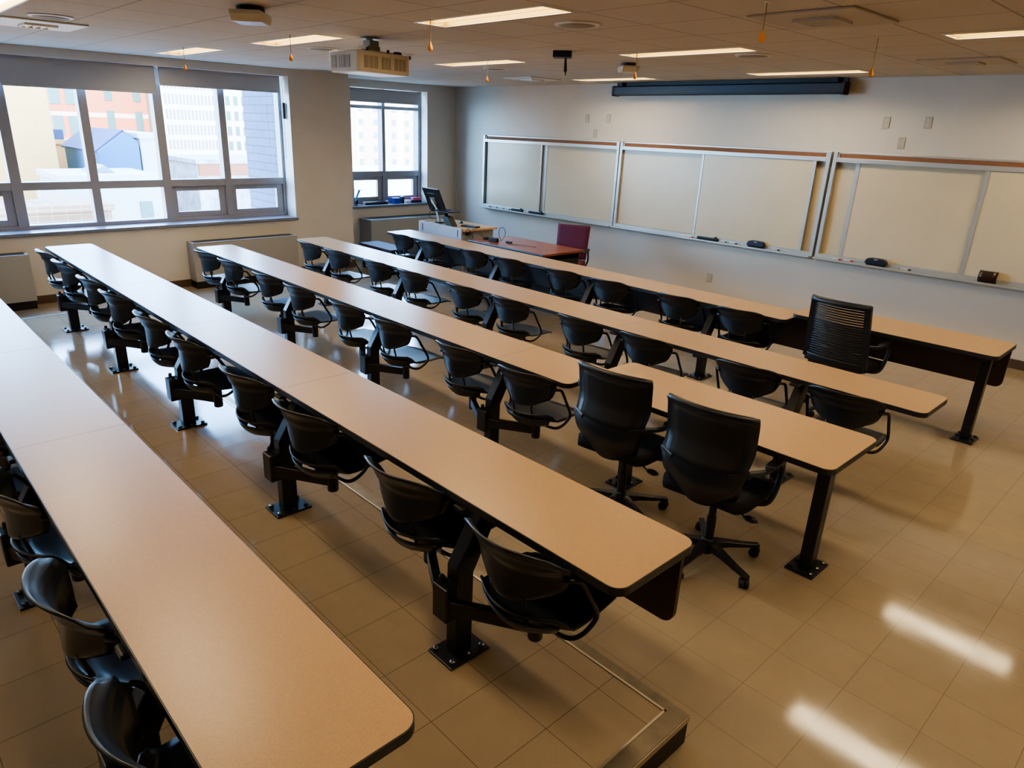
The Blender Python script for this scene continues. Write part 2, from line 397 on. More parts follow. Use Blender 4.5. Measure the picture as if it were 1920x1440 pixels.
LB = {(-9.30, 3.15): 'strip light closest to the large window, above the left blinds',
      (-7.06, 3.28): 'warm strip light just left of the projector', (-4.46, 3.32): 'largest warm strip light, top middle of the picture, two rows of tubes',
      (-7.14, 5.60): 'warm strip light right of the projector, above the corner window', (-4.50, 5.70): 'long warm strip light between the round speaker and the white ceiling sensor above the screen',
      (-4.45, 8.00): 'thin warm strip light above the right end of the projection screen case', (-1.77, 5.66): 'pale yellow strip light at the right edge of the picture',
      (-7.20, 8.12): 'narrow warm strip light above the left end of the projection screen case', (-7.10, .95): 'strip light just showing in the top left corner of the picture',
      (-1.74, 8.00): 'strip light past the right edge, over the whiteboards', (-1.77, 3.35): 'strip light past the top edge, over the aisle', (-4.46, .95): 'strip light behind the top edge, over the fourth desk row',
      (-1.77, .95): 'strip light directly over the aisle by the viewer', (-4.46, -1.4): 'strip light over the back of the platform', (-7.10, -1.4): 'strip light over the back of the platform near the windows', (.95, 5.66): 'strip light near the right wall',(.95, 2.4): 'strip light near the right wall over the aisle'}
for (x, y), l in LB.items(): troffer(x, y, l)
def speaker(x, y, label):
    t = thing('ceiling_speaker', label, 'speaker', (x, y, ZC), 0, 'round ceiling speakers')
    bm = new(); lathe(bm, [(.155, -.001), (.155, -.008), (.128, -.012), (.128, -.001)], seg=32); obj('rim', bm, M['white'], t)
    bm = new(); lathe(bm, [(.127, -.003), (.127, -.010), (.06, -.016), (.001, -.017)], seg=32); obj('grille', bm, M['speaker'], t, True)
speaker(-6.72, 1.53, 'round ceiling speaker at the far left above the bright vent')
speaker(-3.54, 4.0, 'round ceiling speaker right of the largest strip light')
speaker(-6.84, 3.93, 'round ceiling speaker left of the projector mount')
speaker(-3.46, 6.28, 'round ceiling speaker above the right part of the screen case')
speaker(-6.87, 6.32, 'round ceiling speaker beyond the strip light right of the projector')
def vent(x0, x1, y0, y1, label, m='ceil'):
    t = thing('ceiling_vent', label, 'vent', ((x0 + x1) / 2, (y0 + y1) / 2, ZC)); a, b = (x1 - x0) / 2, (y1 - y0) / 2
    mm = M['white'] if m == 'w' else M['offv']
    bm = new(); box(bm, -a, a, -b, b, -.014, -.001); obj('panel', bm, mm, t, bevel=.004)
    bm = new(); c = .4
    for q in ((-a * c, a * c, -b * c, -b * c + .02), (-a * c, a * c, b * c - .02, b * c), (-a * c, -a * c + .02, -b * c + .02, b * c - .02), (a * c - .02, a * c, -b * c + .02, b * c - .02)): box(bm, *q, -.03, -.014)
    obj('grille_frame', bm, mm, t)
    obj('grille', B(-a * c + .02, a * c - .02, -b * c + .02, b * c - .02, -.018, -.014), M['grille'], t)
    bm = new()
    for k in range(4):
        yy = -b * c + .03 + k * (2 * b * c - .06) / 3.3; beam(bm, (-a * c + .02, yy + .02, -.024), (a * c - .02, yy + .02, -.024), .022, .004, (0, .5, .8))
    obj('louvre', bm, mm, t)
M['offv'] = mat('vent_panel', (.47, .41, .34), .6)
vent(-2.43, -1.80, 4.26, 4.93, 'square ceiling vent panel at the top right, between two pull cords')
vent(-2.43, -1.80, 7.2, 7.75, 'small ceiling vent by the right edge, near the whiteboard wall')
vent(-7.72, -7.06, 1.27, 1.88, 'bright white ceiling vent at the far left by the windows', 'w')
vent(-7.95, -7.38, 7.45, 8.1, 'white ceiling vent near the corner, left of the screen case', 'w')
def pull(x, y, label, L=.17):
    t = thing('pull_cord', label, 'pull cord', (x, y, ZC), 0, 'pull cords with orange knobs')
    bm = new(); tube(bm, [(0, 0, -.001), (.002, 0, -L)], .003, 6); obj('cord', bm, M['cord'], t)
    bm = new(); lathe(bm, [(.003, 0), (.006, -.005), (.014, -.028), (.018, -.042), (.015, -.054), (.006, -.059), (.001, -.06)], (0, 0, -L), 14); obj('knob', bm, M['orange'], t, True)
    bm = new(); lathe(bm, [(.012, -.001), (.012, -.008)], seg=12); obj('rose', bm, M['white'], t)
for x, y, l, L in ((-4.173, 3.226, 'pull cord with orange knob in front of the largest strip light', .15), (-6.041, 3.163, 'pull cord with orange knob left of the projector', .15), (-8.214, 3.065, 'pull cord with small orange knob above the large window', .17),
    (-6.177, 5.559, 'pull cord with orange knob in front of the strip light right of the projector', .16), (-4.198, 5.575, 'pull cord with orange knob hanging before the white ceiling sensor over the screen', .17),
    (-2.141, 5.549, 'longest pull cord, brown knob, over the right whiteboard', .20), (-2.115, 3.902, 'pull cord with orange knob cut by the top edge of the picture', .14)):
    pull(x, y, l, L)
def wedge(x, y, rz, s, label):
    t = thing('ceiling_sensor', label, 'sensor', (x, y, ZC), rz, None)
    bm = new(); lathe(bm, [(.09 * s, -.001), (.09 * s, -.035 * s)], seg=24); obj('mount', bm, M['black'], t)
    bm = prism(new(), [(-.15 * s, -.035 * s), (.15 * s, -.035 * s), (.15 * s, -.06 * s), (.11 * s, -.10 * s), (-.11 * s, -.10 * s), (-.15 * s, -.06 * s)], -.10 * s, .10 * s, 'x'); obj('housing', bm, M['offw'], t, bevel=.006)
wedge(-4.85, 2.27, math.radians(50), 1.0, 'white wedge shaped ceiling sensor at the top left of the projector')
wedge(-4.95, 6.45, math.radians(50), .9, 'white wedge shaped ceiling sensor above the projection screen case')
t = thing('hanging_microphone', 'black ceiling box with a thin black microphone stalk between the strip lights', 'microphone', (-4.81, 5.26, ZC), .7)
obj('box', B(-.085, .085, -.085, .085, -.055, -.001), M['black'], t, bevel=.004)
bm = new(); tube(bm, [(0.03, 0.03, -.055), (.035, .03, -.17)], .010, 8, taper=.016); tube(bm, [(.035, .03, -.17), (.04, .03, -.205)], .008, 8, taper=.003); obj('stalk', bm, M['black'], t)
t = thing('smoke_detector', 'small dark smoke detector on a white base right of the projector', 'smoke detector', (-6.55, 4.75, ZC))
bm = new(); lathe(bm, [(.075, -.001), (.075, -.012), (.05, -.016)], seg=20); obj('base', bm, M['white'], t)
bm = new(); lathe(bm, [(.05, -.016), (.045, -.045), (.03, -.05)], seg=20); obj('head', bm, M['black'], t)

# projector
M['mount'] = mat('dull_metal_mount', (.22, .21, .17), .5, metal=.4)
t = thing('projector', 'cream ceiling projector with slotted sides hanging from a metal mount', 'projector', (-5.58, 3.66, ZC), math.radians(9))
zt, zb = 2.795 - ZC, 2.63 - ZC; a, b = .195, .295
bm = prism(new(), rounded(-a, a, -b, b, .03, 4), zb + .008, zt); obj('body', bm, M['proj'], t, bevel=.01)
obj('base_plate', prism(new(), rounded(-a + .015, a - .015, -b + .015, b - .015, .03, 4), zb, zb + .008), M['projw'], t)
def grille(c0, c1, face):
    bm = new(); n = 12; z0, z1 = zb + .035, zt - .035
    if face == 'x': box(bm, a - .002, a + .001, c0, c1, z0, z1)
    else: box(bm, c0, c1, -b - .001, -b + .002, z0, z1)
    g = obj('vent_grille', bm, M['grille'], t); bm = new()
    for k in range(n):
        z = z0 + (k + .5) * (z1 - z0) / n
        if face == 'x': box(bm, a, a + .004, c0, c1, z - .0022, z + .0022)
        else: box(bm, c0, c1, -b - .004, -b, z - .0022, z + .0022)
    for q in (.33, .66):
        c = lerp(c0, c1, q)
        if face == 'x': box(bm, a, a + .004, c - .002, c + .002, z0, z1)
        else: box(bm, c - .002, c + .002, -b - .004, -b, z0, z1)
    obj('slats', bm, M['proj'], g)
for c in ((-.24, -.085), (-.045, .06), (.105, .24)): grille(*c, 'x')
for c in ((-.15, -.085), (-.055, .02), (.03, .085)): grille(*c, 'y')
bm = new(); lathe(bm, [(.04, 0), (.04, .02), (.03, .03)], (.09, .24, zt), 16); obj('focus_knob', bm, M['black'], t, True)
bm = new(); box(bm, -.09, .09, -.17, .19, zt, zt + .018); box(bm, -.13, .13, -.1, -.08, zt, zt + .015); box(bm, -.13, .13, .12, .14, zt, zt + .015); obj('mount_plate', bm, M['proj'], t)
bm = new(); box(bm, -.055, .055, -.07, .07, zt + .018, zt + .055); box(bm, -.035, .05, -.04, .06, zt + .055, zt + .10); lathe(bm, [(.085, zt + .11), (.085, -.001)], seg=24); lathe(bm, [(.03, zt + .08), (.03, zt + .115)], seg=12)
obj('mount_bracket', bm, M['mount'], t)
bm = new()
for s in ((.1, -.12), (-.1, .13), (.1, .12)): lathe(bm, [(.012, zt), (.012, zt + .035)], (s[0], s[1], 0), 10)
obj('screw_knob', bm, M['navy'], t)

# projection screen case
t = thing('projection_screen_case', 'long black projection screen case hung under the ceiling above the whiteboards', 'projection screen', (-5.33, 8.86, 2.805))
prof = [(-.055, -.062), (.055, -.062), (.07, -.045), (.07, .05), (.055, .062), (-.055, .062), (-.07, .05), (-.07, -.045)]
obj('case', prism(new(), prof, -1.64, 1.64, 'x'), M['navy'], t)
big = [(u * 1.12, v * 1.12) for u, v in prof]
for s in (-1, 1):
    e = obj('end_cap', prism(new(), big, s * 1.64, s * 1.675, 'x'), M['black'], t)
    obj('bracket', B(s * 1.55 - .02, s * 1.55 + .02, -.03, .119, .062, .1148), M['black'], t)
obj('top_rail', B(-1.66, 1.66, .02, .06, .062, .1145), M['black'], t)
obj('bottom_bar', B(-1.6, 1.6, -.072, -.066, -.055, -.035), M['black'], t)

# ------------------------------------------------------------------ whiteboards
def board(x0, x1, panels, label):
    t = thing('whiteboard', label, 'whiteboard', (x0, YF, .86), 0, None); W = x1 - x0; Hh = 1.25
    bm = new(); f = .045
    box(bm, 0, f, -.085, 0, 0, Hh); box(bm, W - f, W, -.085, 0, 0, Hh); box(bm, f, W - f, -.085, 0, 0, .05); box(bm, f, W - f, -.085, 0, Hh - .115, Hh - .065); box(bm, f, W - f, -.05, 0, Hh - .02, Hh)
    obj('frame', bm, M['alub'], t, bevel=.003)
    obj('cork_strip', B(f + .02, W - f - .02, -.058, 0, Hh - .065, Hh - .02), M['cork'], t)
    for q in (f, W - f - .02): obj('map_rail_stop', B(q, q + .02, -.07, 0, Hh - .065, Hh - .02), M['alub'], t)
    obj('back_panel', B(f, W - f, -.016, 0, .05, Hh - .115), M['wb'], t)
    for (a, b, y, l, r) in panels:
        a -= x0; b -= x0
        p = obj('sliding_panel', B(a + l, b - r, y, y + .012, .052, Hh - .117), M['wb'], t)
        if l: obj('stile', B(a, a + l, y - .006, y + .018, .05, Hh - .115), M['alub'], p)
        if r: obj('stile', B(b - r, b, y - .006, y + .018, .05, Hh - .115), M['alub'], p)
    bm = new(); prism(bm, [(-.155, -.012), (-.085, -.012), (0, -.05), (0, 0), (-.085, .004), (-.150, .0), (-.155, .012), (-.162, .012), (-.162, -.008)], 0.01, W - .01, 'x'); obj('pen_tray', bm, M['alub'], t)
    return t
board(-9.935, -6.86, [(-9.80, -8.46, -.075, .012, .03), (-8.50, -6.905, -.045, .135, .012)], 'whiteboard nearest the corner window, bluish, first of three')
board(-6.845, -3.70, [(-6.80, -5.40, -.045, .01, .01), (-5.43, -3.86, -.075, .025, .035)], 'middle whiteboard with sliding panels, directly under the screen case')
board(-3.67, -.45, [(-3.40, -2.05, -.045, .045, .01), (-2.09, -.50, -.075, .045, .01)], 'rightmost whiteboard running out of the picture')
ZT = .872
def marker(x, cap, label, y=8.865, rz=.0):
    t = thing('marker', label, 'marker', (x, y, ZT + .008), rz, 'dry erase markers on the tray')
    bm = new(); lathe(bm, [(.008, -.045), (.008, .04)], seg=10, axis='x'); obj('barrel', bm, M['white'], t, True)
    bm = new(); lathe(bm, [(.009, .04), (.009, .068), (.006, .07)], seg=10, axis='x'); obj('cap', bm, cap, t, True)
    bm = new(); lathe(bm, [(.009, -.05), (.009, -.045)], seg=10, axis='x'); obj('tail', bm, cap, t)
M['green'] = mat('green_plastic', (.02, .2, .08), .4)
for x, c, l in ((-9.72, 'blue', 'blue capped marker at the left end of the first board tray'), (-9.54, 'black', 'black capped marker, second from the left end of the first board tray'), (-9.36, 'green', 'green capped marker, third on the first board tray'), (-9.20, 'black', 'black capped marker beside the left long black eraser'),
    (-5.46, 'red', 'red marker left of the long black eraser on the middle board tray'), (-4.93, 'green', 'green capped marker right of the long black eraser, middle board tray'), (-4.78, 'black', 'black capped marker midway between the long eraser and the rounded black eraser'), (-4.18, 'black', 'black capped marker right of the rounded eraser on the middle board tray'),
    (-3.40, 'red', 'red marker at the left end of the right board tray'), (-3.26, 'red', 'second red marker on the right board tray'), (-2.62, 'black', 'black capped marker right of the rounded eraser on the right board tray'), (-8.74, 'white', 'white marker between the two long black erasers')):
    marker(x, M[c], l)
def long_eraser(x0, x1, label):
    t = thing('long_eraser', label, 'eraser', ((x0 + x1) / 2, 8.865, ZT), 0, 'long black erasers'); h = (x1 - x0) / 2
    obj('felt', B(-h, h, -.022, .022, 0, .018), M['plast2'], t, bevel=.002); obj('handle', prism(new(), rounded(-h, h, -.018, .018, .008, 3), .018, .034), M['black'], t)
    obj('grip', B(h - .06, h - .02, -.012, .012, .034, .055), M['black'], t, bevel=.004)
long_eraser(-9.09, -8.82, 'long black eraser on the first board tray, left one')
long_eraser(-8.66, -8.33, 'long black eraser on the first board tray, right one')
long_eraser(-5.32, -5.0, 'long black eraser on the middle board tray')
def round_eraser(x, label):
    t = thing('board_eraser', label, 'eraser', (x, 8.862, ZT), 0, 'rounded black erasers')
    obj('felt', B(-.10, .10, -.028, .028, 0, .018), M['plast2'], t)
    obj('body', prism(new(), [(-.12, .018), (.12, .018), (.115, .055), (.095, .078), (.05, .086), (-.05, .086), (-.095, .078), (-.115, .055)], -.032, .032, 'y'), M['navy'], t, bevel=.006)
    obj('sticker', B(-.02, .02, -.0335, -.032, .068, .074), M['white'], t)
round_eraser(-4.44, 'rounded dark eraser on the middle board tray')
round_eraser(-2.93, 'rounded dark eraser on the right board tray')
t = thing('eraser_holder', 'curved dark brown metal holder standing on the right board tray', 'holder', (-1.80, 8.85, ZT))
M['brownm'] = mat('dark_brown_metal', (.05, .03, .025), .3, metal=.5)
obj('curved_plate', shell(lambda u, v: (u * .085, -.045 + .05 * math.cos((v - .5) * 2.6) * -1 + .05, .0 + v * .12 + .002), 4, 12, .006), M['brownm'], t, True)

# outlets
M['plate'] = mat('aged_ivory_plate', (.44, .41, .33), .35)
def plate(x, z, label, kind='outlet'):
    t = thing('wall_outlet' if kind == 'outlet' else 'wall_plate', label, 'outlet' if kind == 'outlet' else 'wall plate', (x, YF, z))
    obj('cover', B(-.038, .038, -.008, 0, -.062, .062), M['plate'], t, bevel=.003)
    if kind == 'outlet':
        for s in (-1, 1):
            r = obj('receptacle', B(-.016, .016, -.010, -.007, s * .024 - .014, s * .024 + .014), M['offw'], t, bevel=.002)
            bm = new(); box(bm, -.008, -.005, -.0112, -.010, s * .024 - .006, s * .024 + .006); box(bm, .005, .008, -.0112, -.010, s * .024 - .006, s * .024 + .006); obj('slot', bm, M['grille'], r)
    else:
        bm = new(); box(bm, -.003, .003, -.009, -.007, .038, .044); box(bm, -.003, .003, -.009, -.007, -.044, -.038); obj('screw', bm, M['chrome'], t)
plate(-3.19, 2.444, 'left one of the two high outlets above the right whiteboard'); plate(-2.76, 2.452, 'right one of the two high outlets above the right whiteboard')
plate(-2.986, 2.234, 'blank wall plate just above the right whiteboard', 'blank')
plate(-7.60, 2.424, 'left one of the two high outlets above the first whiteboard'); plate(-7.18, 2.43, 'right one of the two high outlets above the first whiteboard')
plate(-7.418, 2.209, 'blank wall plate just above the first whiteboard', 'blank')
plate(-5.113, .332, 'outlet low on the front wall under the middle whiteboard')

# ------------------------------------------------------------------ radiators
def radiator(y0, y1, x0, x1, zt, label):
    t = thing('radiator_cabinet', label, 'radiator', ((x0 + x1) / 2, (y0 + y1) / 2, 0)); a, b = (x1 - x0) / 2, (y1 - y0) / 2
    obj('cabinet', B(-a, a, -b, b, .10, zt - .012), M['rad'], t, bevel=.004)
    obj('plinth', B(-a, a - .02, -b + .01, b - .01, 0, .10), M['black'], t)
    bm = new(); box(bm, -a, a, -b, -b + .03, zt - .012, zt); box(bm, -a, a, b - .03, b, zt - .012, zt); box(bm, a - .03, a, -b + .03, b - .03, zt - .012, zt); box(bm, -a, -a + .02, -b + .03, b - .03, zt - .012, zt)
    obj('top_rim', bm, M['rad'], t)
    g = obj('vent_slot', B(-a + .02, a - .03, -b + .03, b - .03, zt - .011, zt - .006), M['radtop'], t)
radiator(-.4, 1.565, XW + .013, -9.68, .65, 'grey radiator cabinet at the left edge under the large window')
radiator(3.46, 5.0, XW + .013, -9.68, .63, 'long grey radiator cabinet behind the third desk row, under the large window')
radiator(6.80, 8.6, XA + .013, -10.45, .66, 'grey radiator cabinet in the corner under the narrow window')

# ------------------------------------------------------------------ desks
def post_leg(parent, x, yb, z0, zt, lean=.17, kink=.42):
    bm = new()
    if lean:
        # one bent box section
        w, dd = .066, .088
        sec = [(yb - dd / 2, z0 + .012), (yb + dd / 2, z0 + .012), (yb + dd / 2, z0 + kink - .03), (yb + dd / 2 + lean, zt - .002), (yb - dd / 2 + lean - .01, zt - .002), (yb - dd / 2, z0 + kink + .02)]
        prism(bm, sec, x - w / 2, x + w / 2, 'x')
        beam(bm, (x, yb + lean - .19, zt - .012), (x, yb + lean + .19, zt - .012), .06, .02)
    else:
        box(bm, x - .034, x + .034, yb - .038, yb + .038, z0 + .012, zt - .002)
        beam(bm, (x, yb - .2, zt - .014), (x, yb + .2, zt - .014), .06, .024)
    leg = obj('leg', bm, M['steel'], parent, bevel=.005)
    pl = obj('base_plate', B(x - .078, x + .078, yb - .105, yb + .105, z0, z0 + .012), M['steel'], leg, bevel=.002)
    bm = new()
    for i in (-1, 1):
        for j in (-1, 0, 1): lathe(bm, [(.013, 0), (.013, .011), (.006, .015)], (x + i * .055, yb + j * .08 * 1.0, z0 + .012), 8)
    obj('bolts', bm, M['chromed'], pl)
    return leg
M['chromed'] = mat('dark_bolt', (.16, .16, .16), .25, metal=.9)
def desk(x0, x1, y0, depth, z0, ztop, seams, posts, label, panel=False, pext=0, lean=.17, postdy=0, brackets=True, rcorn=(0, 1, 1, 0), r=.055):
    t = thing('long_desk', label, 'desk', ((x0 + x1) / 2, y0 + depth / 2, z0)); ox, oy = (x0 + x1) / 2, y0 + depth / 2
    edges = [x0] + sorted(s for s in seams if x0 < s < x1) + [x1]
    th = .032
    for i in range(len(edges) - 1):
        a, b = edges[i] - ox, edges[i + 1] - ox
        cor = [0, 0, 0, 0]; rr = r
        if i == 0: cor[0] = cor[3] = 1
        if i == len(edges) - 2: cor[1] = cor[2] = 1
        rl = rr
        outer = rounded(a + (.0006 if i else 0), b - (.0006 if i < len(edges) - 2 else 0), -depth / 2, depth / 2, rl, 7, cor)
        e = .0035
        ia = a + (e if i == 0 else .0006); ib = b - (e if i == len(edges) - 2 else .0006)
        inner = rounded(ia, ib, -depth / 2 + e, depth / 2 - e, rl - e, 7, cor)
        top = obj('tabletop', prism(new(), inner, ztop - z0 - th, ztop - z0), M['lam'], t)
        bm = new()
        if cor == [0, 0, 0, 0]:
            box(bm, ia, ib, -depth / 2, -depth / 2 + e, ztop - z0 - th, ztop - z0 - .0015); box(bm, ia, ib, depth / 2 - e, depth / 2, ztop - z0 - th, ztop - z0 - .0015)
        else: ring_prism(bm, outer, inner, ztop - z0 - th, ztop - z0 - .0015)
        obj('edge_band', bm, M['band'], top)
        if i: obj('joint_strip', B(a - .0013, a + .0013, -depth / 2 + .0036, depth / 2 - .0036, ztop - z0 - .002, ztop - z0 + .0003), M['joint'], top)
    for px in posts:
        leg = post_leg(t, px - ox, postdy - depth / 2, 0, ztop - z0 - th, lean)
        if brackets:
            bm = new(); box(bm, px - ox - .045, px - ox + .045, postdy - depth / 2 - .11, postdy - depth / 2 - .0445, .215, .375)
            bb = obj('pivot_bracket', bm, M['steel'], leg, bevel=.006)
            bm = new(); lathe(bm, [(.012, .375), (.012, .40), (.008, .405)], (px - ox - .022, postdy - depth / 2 - .078, 0), 10); lathe(bm, [(.012, .375), (.012, .385)], (px - ox + .022, postdy - depth / 2 - .078, 0), 10); obj('pivot_cap', bm, M['steel'], bb)
    bm = new(); lx = [(x0 + .1 - ox, x1 - .1 - ox)]
    if lean:
        for a, b in lx: box(bm, a, b, .05, .08, ztop - z0 - th - .03, ztop - z0 - th - .001)
        obj('under_rail', bm, M['steel'], t)
    if panel:
        pts = rounded(x0 + .02 - ox, x1 - .015 - ox + pext, .40, ztop - z0 - th, .05, 6, (1, 1, 0, 0))
        obj('modesty_panel', prism(new(), pts, depth / 2 - .075, depth / 2 - .055, 'y'), M['modesty'], t)
        for hx in [x1 - .22 - ox] + [p + .75 - ox for p in posts[:-1] if p + .75 < x1 - .3]:
            bm = new(); beam(bm, (hx, depth / 2 - .19, ztop - z0 - th - .01), (hx, depth / 2 - .085, ztop - z0 - th - .06), .025, .02); beam(bm, (hx, depth / 2 - .085, ztop - z0 - th - .04), (hx, depth / 2 - .085, ztop - z0 - th - .15), .025, .02, (0, 1, 0)); obj('panel_bracket', bm, M['black'], t)
    return t
M['joint'] = mat('brown_joint', (.17, .105, .065), .5)
SE = [-3.34, -4.865, -6.39]
desk(XL, XE, YR['R5'], D, P0, H + P0, SE, POSTS, 'nearest long beige desk, filling the lower left corner on the raised platform')
desk(XL, XE, YR['R4'], D, P0, H + P0, SE, POSTS, 'long beige desk at the front edge of the raised platform, dark brown panel beneath', True)
desk(XL, -2.665, YR['R3'], D, 0, H, SE, POSTS[1:], 'long beige desk, first on the lower floor, ending behind the two office chairs')
desk(-2.655, XE, 3.206, .60, 0, .765, [], [-1.187, -2.45], 'short deeper beige table with the two black office chairs, on straight posts', False, 0, 0, .36, False)
desk(XL, XE + .02, YR['R2'], D, 0, H, SE, POSTS, 'long unbroken beige desk, second row from the whiteboards')
desk(XL, -2.60, YR['R1'], D, 0, H, SE, POSTS[1:], 'frontmost long beige desk before the teacher desk, with dark panel', True, .115)
desk(-2.63, XE, 6.124, .60, 0, .765, [], [-1.147, -2.45], 'short deeper beige table at the front right with the slatted chair', True, 0, 0, .23, False)

# ------------------------------------------------------------------ swing seats
def back_f(u, v):
    hw = interp([(0, .145), (.05, .172), (.18, .196), (.42, .216), (.7, .230), (.88, .232), (1, .222)], v)
    z = .528 + v * .249 + .045 * u * u * (1 - v) - .030 * abs(u) ** 5 * sm((v - .6) / .4)
    y = -.205 + .085 * u * u - .018 * v + .012 * math.sin(v * PI)
    y -= .032 * sm((v - .72) / .28) ** 1.5
    y -= .014 if v > .60 else .0
    return (u * hw, y, z)
def seat_f(u, v):
    hw = interp([(0, .175), (.05, .20), (.15, .218), (.5, .224), (.85, .222), (1, .205)], v)
    y = -.205 + v * .47 + .075 * u * u * (1 - sm(v / .5)) - .02 * u * u * sm((v - .8) / .2)
    z = .422 + .050 * (1 - sm(v / .17)) + .012 * u * u * (1 - v) - .022 * sm((v - .82) / .18) + .008 * math.sin(v * PI) * -1
    return (u * hw, y, z)
def skirt_f(u, v):
    hw = lerp(.150, .186, v)
    return (u * hw, -.188 + .085 * u * u - .008 * v + .03 * (1 - v) ** 2, .380 + v * .060)
def make_swing(side):
    t = thing('swing_seat', 'x', 'seat', (0, 0, 0))
    bk = obj('backrest', shell(back_f, 16, 16, .009), M['plast'], t, True)
    st = obj('seat', shell(seat_f, 14, 16, .010), M['plast'], t, True)
    obj('seat_skirt', shell(skirt_f, 14, 5, .008), M['plast'], st, True)
    for s in (-1, 1):
        bm = new(); tube(bm, [(s * .205, -.135, .664), (s * .236, -.115, .668), (s * .246, -.085, .650), (s * .250, -.03, .56), (s * .252, .02, .475), (s * .246, .02, .43), (s * .225, -.03, .385), (s * .18, -.06, .368), (s * .06, -.06, .370)], .0095, 8, 4)
        obj('arm_tube', bm, M['steel'], t, True)
    for s in (-1, 1): obj('back_support', tube(new(), [(s * .075, -.15, .40), (s * .075, -.165, .47), (s * .075, -.188, .56)], .008, 6), M['steel'], t, True)
    bm = new(); box(bm, -.11, .11, -.10, .12, .385, .412); lathe(bm, [(.028, .225), (.030, .23), (.030, .39)], (0, 0, 0), 14); lathe(bm, [(.05, .36), (.05, .386)], (0, 0, 0), 14)
    obj('swivel_hub', bm, M['steel'], t, True if False else False)
    # swing arm from hub (0,0) to bracket at (-side*.33, -.185)
    bm = new(); beam(bm, (0, 0, .285), (-side * .30, -.183, .285), .038, .062)
    obj('swing_arm', bm, M['steel'], t, bevel=.004)
    return t
LCH = make_swing(-1); RCH = make_swing(1)   # left of post / right of post
first = {-1: True, 1: True}
ordn = ['first', 'second', 'third', 'fourth', 'fifth', 'sixth', 'seventh', 'eighth', 'ninth', 'tenth']
rowtxt = {'R1': 'frontmost desk row', 'R2': 'second desk row from the whiteboards', 'R3': 'third desk row from the whiteboards', 'R4': 'platform desk row with brown panel', 'R5': 'nearest desk row'}
for row in ('R5', 'R4', 'R3', 'R2', 'R1'):
    posts = POSTS if row in ('R5', 'R4', 'R2') else POSTS[1:]
    xs = []
    for p in posts: xs += [(p - .335, -1), (p + .335, 1)]
    xs.sort(key=lambda q: q[0]); z0 = P0 if row in ('R4', 'R5') else 0
    for i, (x, s) in enumerate(xs):
        src = LCH if s < 0 else RCH
        c = src if first[s] else copy_tree(src); first[s] = False
        c.location = (x, YR[row] + .105, z0)
        c.rotation_euler = (0, 0, 0)
        c['label'] = 'black swing seat, %s from the windows in the %s' % (ordn[i], rowtxt[row])
        c['group'] = 'black swing seats of the ' + rowtxt[row]
# small random swivel of the shells (not the arm)
def swivel(root, a):
    for ch in root.children:
        if ch.name.split('.')[0] not in ('swing_arm', 'swivel_hub'): ch.rotation_euler = (0, 0, a)
for o in list(COL.objects):
    if o.type == 'EMPTY' and o.name.startswith('swing_seat'): swivel(o, math.radians(random.uniform(3, 9)))

# ------------------------------------------------------------------ office chairs
def casters(parent, ang, r=.29, hubz=.10, mt=None):
    mt = mt or M['steel']
    for k in range(5):
        a = ang + k * 2 * PI / 5; c, s = math.cos(a), math.sin(a)
        bm = new()
        n = 6; prev = None
        P = [(.03, hubz, .03, .045), (.12, hubz - .008, .022, .034), (.22, hubz - .022, .018, .026), (r + .02, hubz - .03, .016, .02)]
        rings = []
        for d, z, w, h in P:
            rings.append([bm.verts.new((d * c - q * w * s, d * s + q * w * c, z + k2 * h / 2)) for q, k2 in ((-1, -1), (1, -1), (1, 1), (-1, 1))])
        for A, Bq in zip(rings, rings[1:]):
            for i in range(4): bm.faces.new((A[i], A[(i + 1) % 4], Bq[(i + 1) % 4], Bq[i]))
        bm.faces.new(rings[0]); bm.faces.new(rings[-1][::-1])
        lg = obj('leg', bm, mt, parent, bevel=.004)
        bm = new(); cx, cy = r * c, r * s; a2 = a + .9
        ux, uy = math.cos(a2), math.sin(a2)
        for o in (-.014, .014):
            rings = []
            for w, rr in ((-.010, .022), (-.008, .028), (.008, .028), (.010, .022)):
                rings.append([bm.verts.new((cx + ux * (o + w) - uy * rr * math.cos(q), cy + uy * (o + w) + ux * rr * math.cos(q), .028 + rr * math.sin(q))) for q in [2 * PI * i / 16 for i in range(16)]])
            for A, Bq in zip(rings, rings[1:]):
                for i in range(16): bm.faces.new((A[i], A[(i + 1) % 16], Bq[(i + 1) % 16], Bq[i]))
            bm.faces.new(rings[0]); bm.faces.new(rings[-1][::-1])
        tube(bm, [(cx, cy, .05), (cx, cy, hubz - .03)], .008, 8)
        obj('caster', bm, M['black'], lg)
